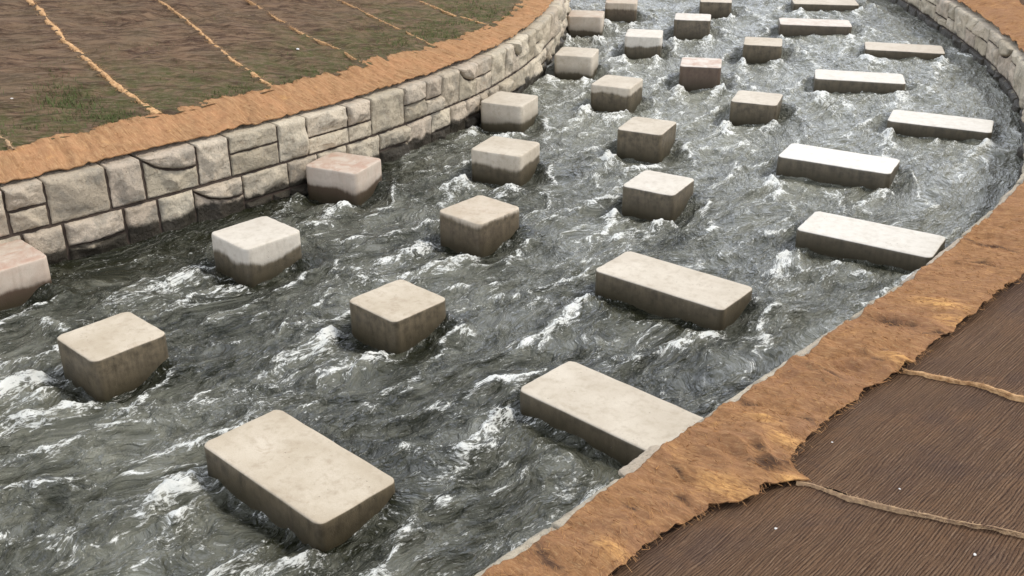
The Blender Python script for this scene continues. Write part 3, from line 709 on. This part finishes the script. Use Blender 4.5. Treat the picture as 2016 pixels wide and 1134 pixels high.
Lse = [seamline(p) for p in ([(13.4, .7), (13.4, 8)], [(15.43, .7), (15.45, 2), (15.9, 6)], [(16.96, .78), (16.93, 1.28), (17.0, 1.86), (17.13, 2.95), (17.64, 4.69), (18.4, 8)],
      [(18.62, .76), (18.69, 1.37), (18.86, 2.02), (19.2, 2.83), (19.74, 3.93), (21, 8)], [(20.49, .64), (20.69, 1.23), (20.72, 1.74), (21.06, 2.46), (21.5, 3.31), (23, 8)],
      [(22.45, .61), (22.89, 1.55), (23.67, 2.57), (26, 8)], [(24.58, .36), (24.6, 1.04), (25.09, 1.81), (28, 8)], [(27.2, .4), (28.4, 2), (31, 8)])]
GL = 'brown erosion mats on the left bank'; GR = 'brown corded erosion mats on the right bank'
Ll = ['brown mat at the lower left end of the left bank, barely in view',
      'brown mat with the thickest grass tuft, leftmost large panel of the left bank',
      'ruffled brown mat between the two bold orange seams on the left bank',
      'brown left bank mat just right of the second bold orange seam',
      'brown mat in the middle of the left bank between two thin pale seams',
      'greyish brown mat with green tinge between the last two thin seams of the left bank',
      'green-tinged mat at the far corner of the left bank, by the wall bend']
hemL = [(.62, 4.5, .012, M_HEM_PALE, .010), (.70, 7, .036, M_HEM, .016), (.68, 6, .028, M_HEM, .014), (.62, 5, .014, M_HEM, .012), (.56, 5, .018, M_HEM, .014), (.50, 4, .020, M_HEM, .014), None]
for k in range(7):
    h = hemL[k]; sd0 = (innerL, .6)
    mat_piece(0, Lse[k], Lse[k + 1], sd0, 6.5 if k < 3 else 6.0 if k < 5 else 5.0, M_MAT_L, Ll[k], GL, 90, 190, [('b', h[0], h[1], h[2], h[3], h[4])] if h else [], 30 + k)
Rse = [seamline(p) for p in ([(13.6, .7), (13.6, 5)], [(16.46, .87), (16.39, 1.13), (16.39, 1.24), (16.42, 1.55), (16.42, 1.77), (16.4, 5)], [(17.74, .69), (17.71, 1.02), (17.64, 1.35), (17.6, 5)], [(25.5, .7), (25.5, 5)])]
Rl = ['dark corded brown mat in the bottom right corner', 'dark corded brown mat between the two orange-edged seams on the right bank', 'dark brown mat above both seams of the right bank']
hemR = [[('b', .80, 1.15, .016, M_HEM_PALE, .014), ('b', 1.15, 1.45, .010, M_HEM_PALE, .012), ('b', 1.45, 3.2, .016, M_HEM, .016)], [('b', .70, 3.2, .016, M_HEM, .014)], []]
hemR = [[], [('b', .80, 3.2, .0042, M_HEM_PALE, .004)], [('b', .68, 3.2, .0065, M_HEM, .005)]]
for k in range(3):
    mat_piece(1, Rse[k], Rse[k + 1], (innerR, .6), 3.6, M_MAT_R, Rl[k], GR, 170 if k < 2 else 420, 330, hemR[k], 50 + k)
mat_piece(1, lambda d: np.asarray(d) * 0 + 25.6, lambda d: np.asarray(d) * 0 + 31, (innerR, .6), 4, M_MAT_R, 'brown mat in the top right corner behind the far orange strip', GR, 90, 60, [], 57)

# ------------------------------------------------------------------ sprouting grass on the left bank
rs = np.random.RandomState(9); Vg = []; Fg = []; o2 = 0
patch = [(16.29, 1.24, .16, .30, 750), (15.8, 1.02, .25, .12, 260), (16.6, .90, .22, .10, 420), (17.9, .88, .45, .07, 380), (19.5, .80, .45, .10, 480), (21.5, .85, .7, .14, 350),
         (23.6, .85, .6, .20, 900), (25.3, .80, .5, .30, 1100), (22.6, 1.2, .5, .3, 260), (16.5, 1.5, .15, .5, 250), (18.2, 2.2, 1.2, .8, 200)]
for (s0, d0, ss_, sd_, n) in patch:
    for _ in range(n):
        s = s0 + rs.normal() * ss_; d = max(d0 + rs.normal() * sd_, float(wl_(s)) - .03); ln = rs.uniform(.018, .06) * (1.3 if n == 750 else 1); ang = rs.uniform(0, 6.28)
        p = np.array([*(wallpt(0, s) + wallnrm(0, s) * d), bankz(0, d) + .002]); t = np.array([math.cos(ang), math.sin(ang), 0])
        sdv = np.array([-t[1], t[0], 0]) * rs.uniform(.0018, .0034); a = p + t * ln * .35 + np.array([0, 0, ln * .75]); b = p + t * ln * .9 + np.array([0, 0, ln])
        Vg.append(np.array([p - sdv, p + sdv, a + sdv * .8, a - sdv * .8, b + sdv * .15, b - sdv * .15])); Fg += [[o2, o2 + 1, o2 + 2, o2 + 3], [o2 + 3, o2 + 2, o2 + 4, o2 + 5]]; o2 += 6
tag(link('grass', mesh_np('grass', np.concatenate(Vg), Fg), M_GRASS), 'young green grass sprouting through the brown mats along the left strip', 'grass', kind='stuff')

# ------------------------------------------------------------------ small white chips on the mats
def chip(side, s, d, r, seed, lab):
    rs = np.random.RandomState(seed); me = bpy.data.meshes.new('stone_chip'); import bmesh
    bm = bmesh.new(); bmesh.ops.create_icosphere(bm, subdivisions=2, radius=r)
    for v in bm.verts:
        k = 1 + .35 * float(perlin(v.co.x / r * 1.3 + seed, v.co.y / r * 1.3 + v.co.z / r, seed)); v.co = Vector((v.co.x * k * 1.3, v.co.y * k, v.co.z * k * .6))
    bm.to_mesh(me); bm.free(); p = wallpt(side, s) + wallnrm(side, s) * d
    o = link('stone_chip', me, M_PEB); o.location = (p[0], p[1], bankz(side, d) + r * .45 + .006); o.rotation_euler = (0, 0, rs.rand() * 6)
    return tag(o, lab, 'stone chip', 'small white stone chips on the mats')
chip(0, 20.11, 1.49, .016, 1, 'single white stone chip on the middle of the left bank')
chip(0, 15.88, 1.69, .014, 2, 'white stone chip near the left edge of the photo on the left bank')
chip(1, 16.02, .91, .006, 3, 'bright white chip on the bottom right mat, nearest the orange strip')
chip(1, 16.86, .75, .0045, 4, 'white chip between the two seams, beside the crumpled orange strip')
chip(1, 16.19, 1.67, .006, 5, 'pale chip on the bottom right mat, farthest right')
chip(1, 16.56, 1.22, .0045, 6, 'small pale chip just above the lower seam of the right bank')
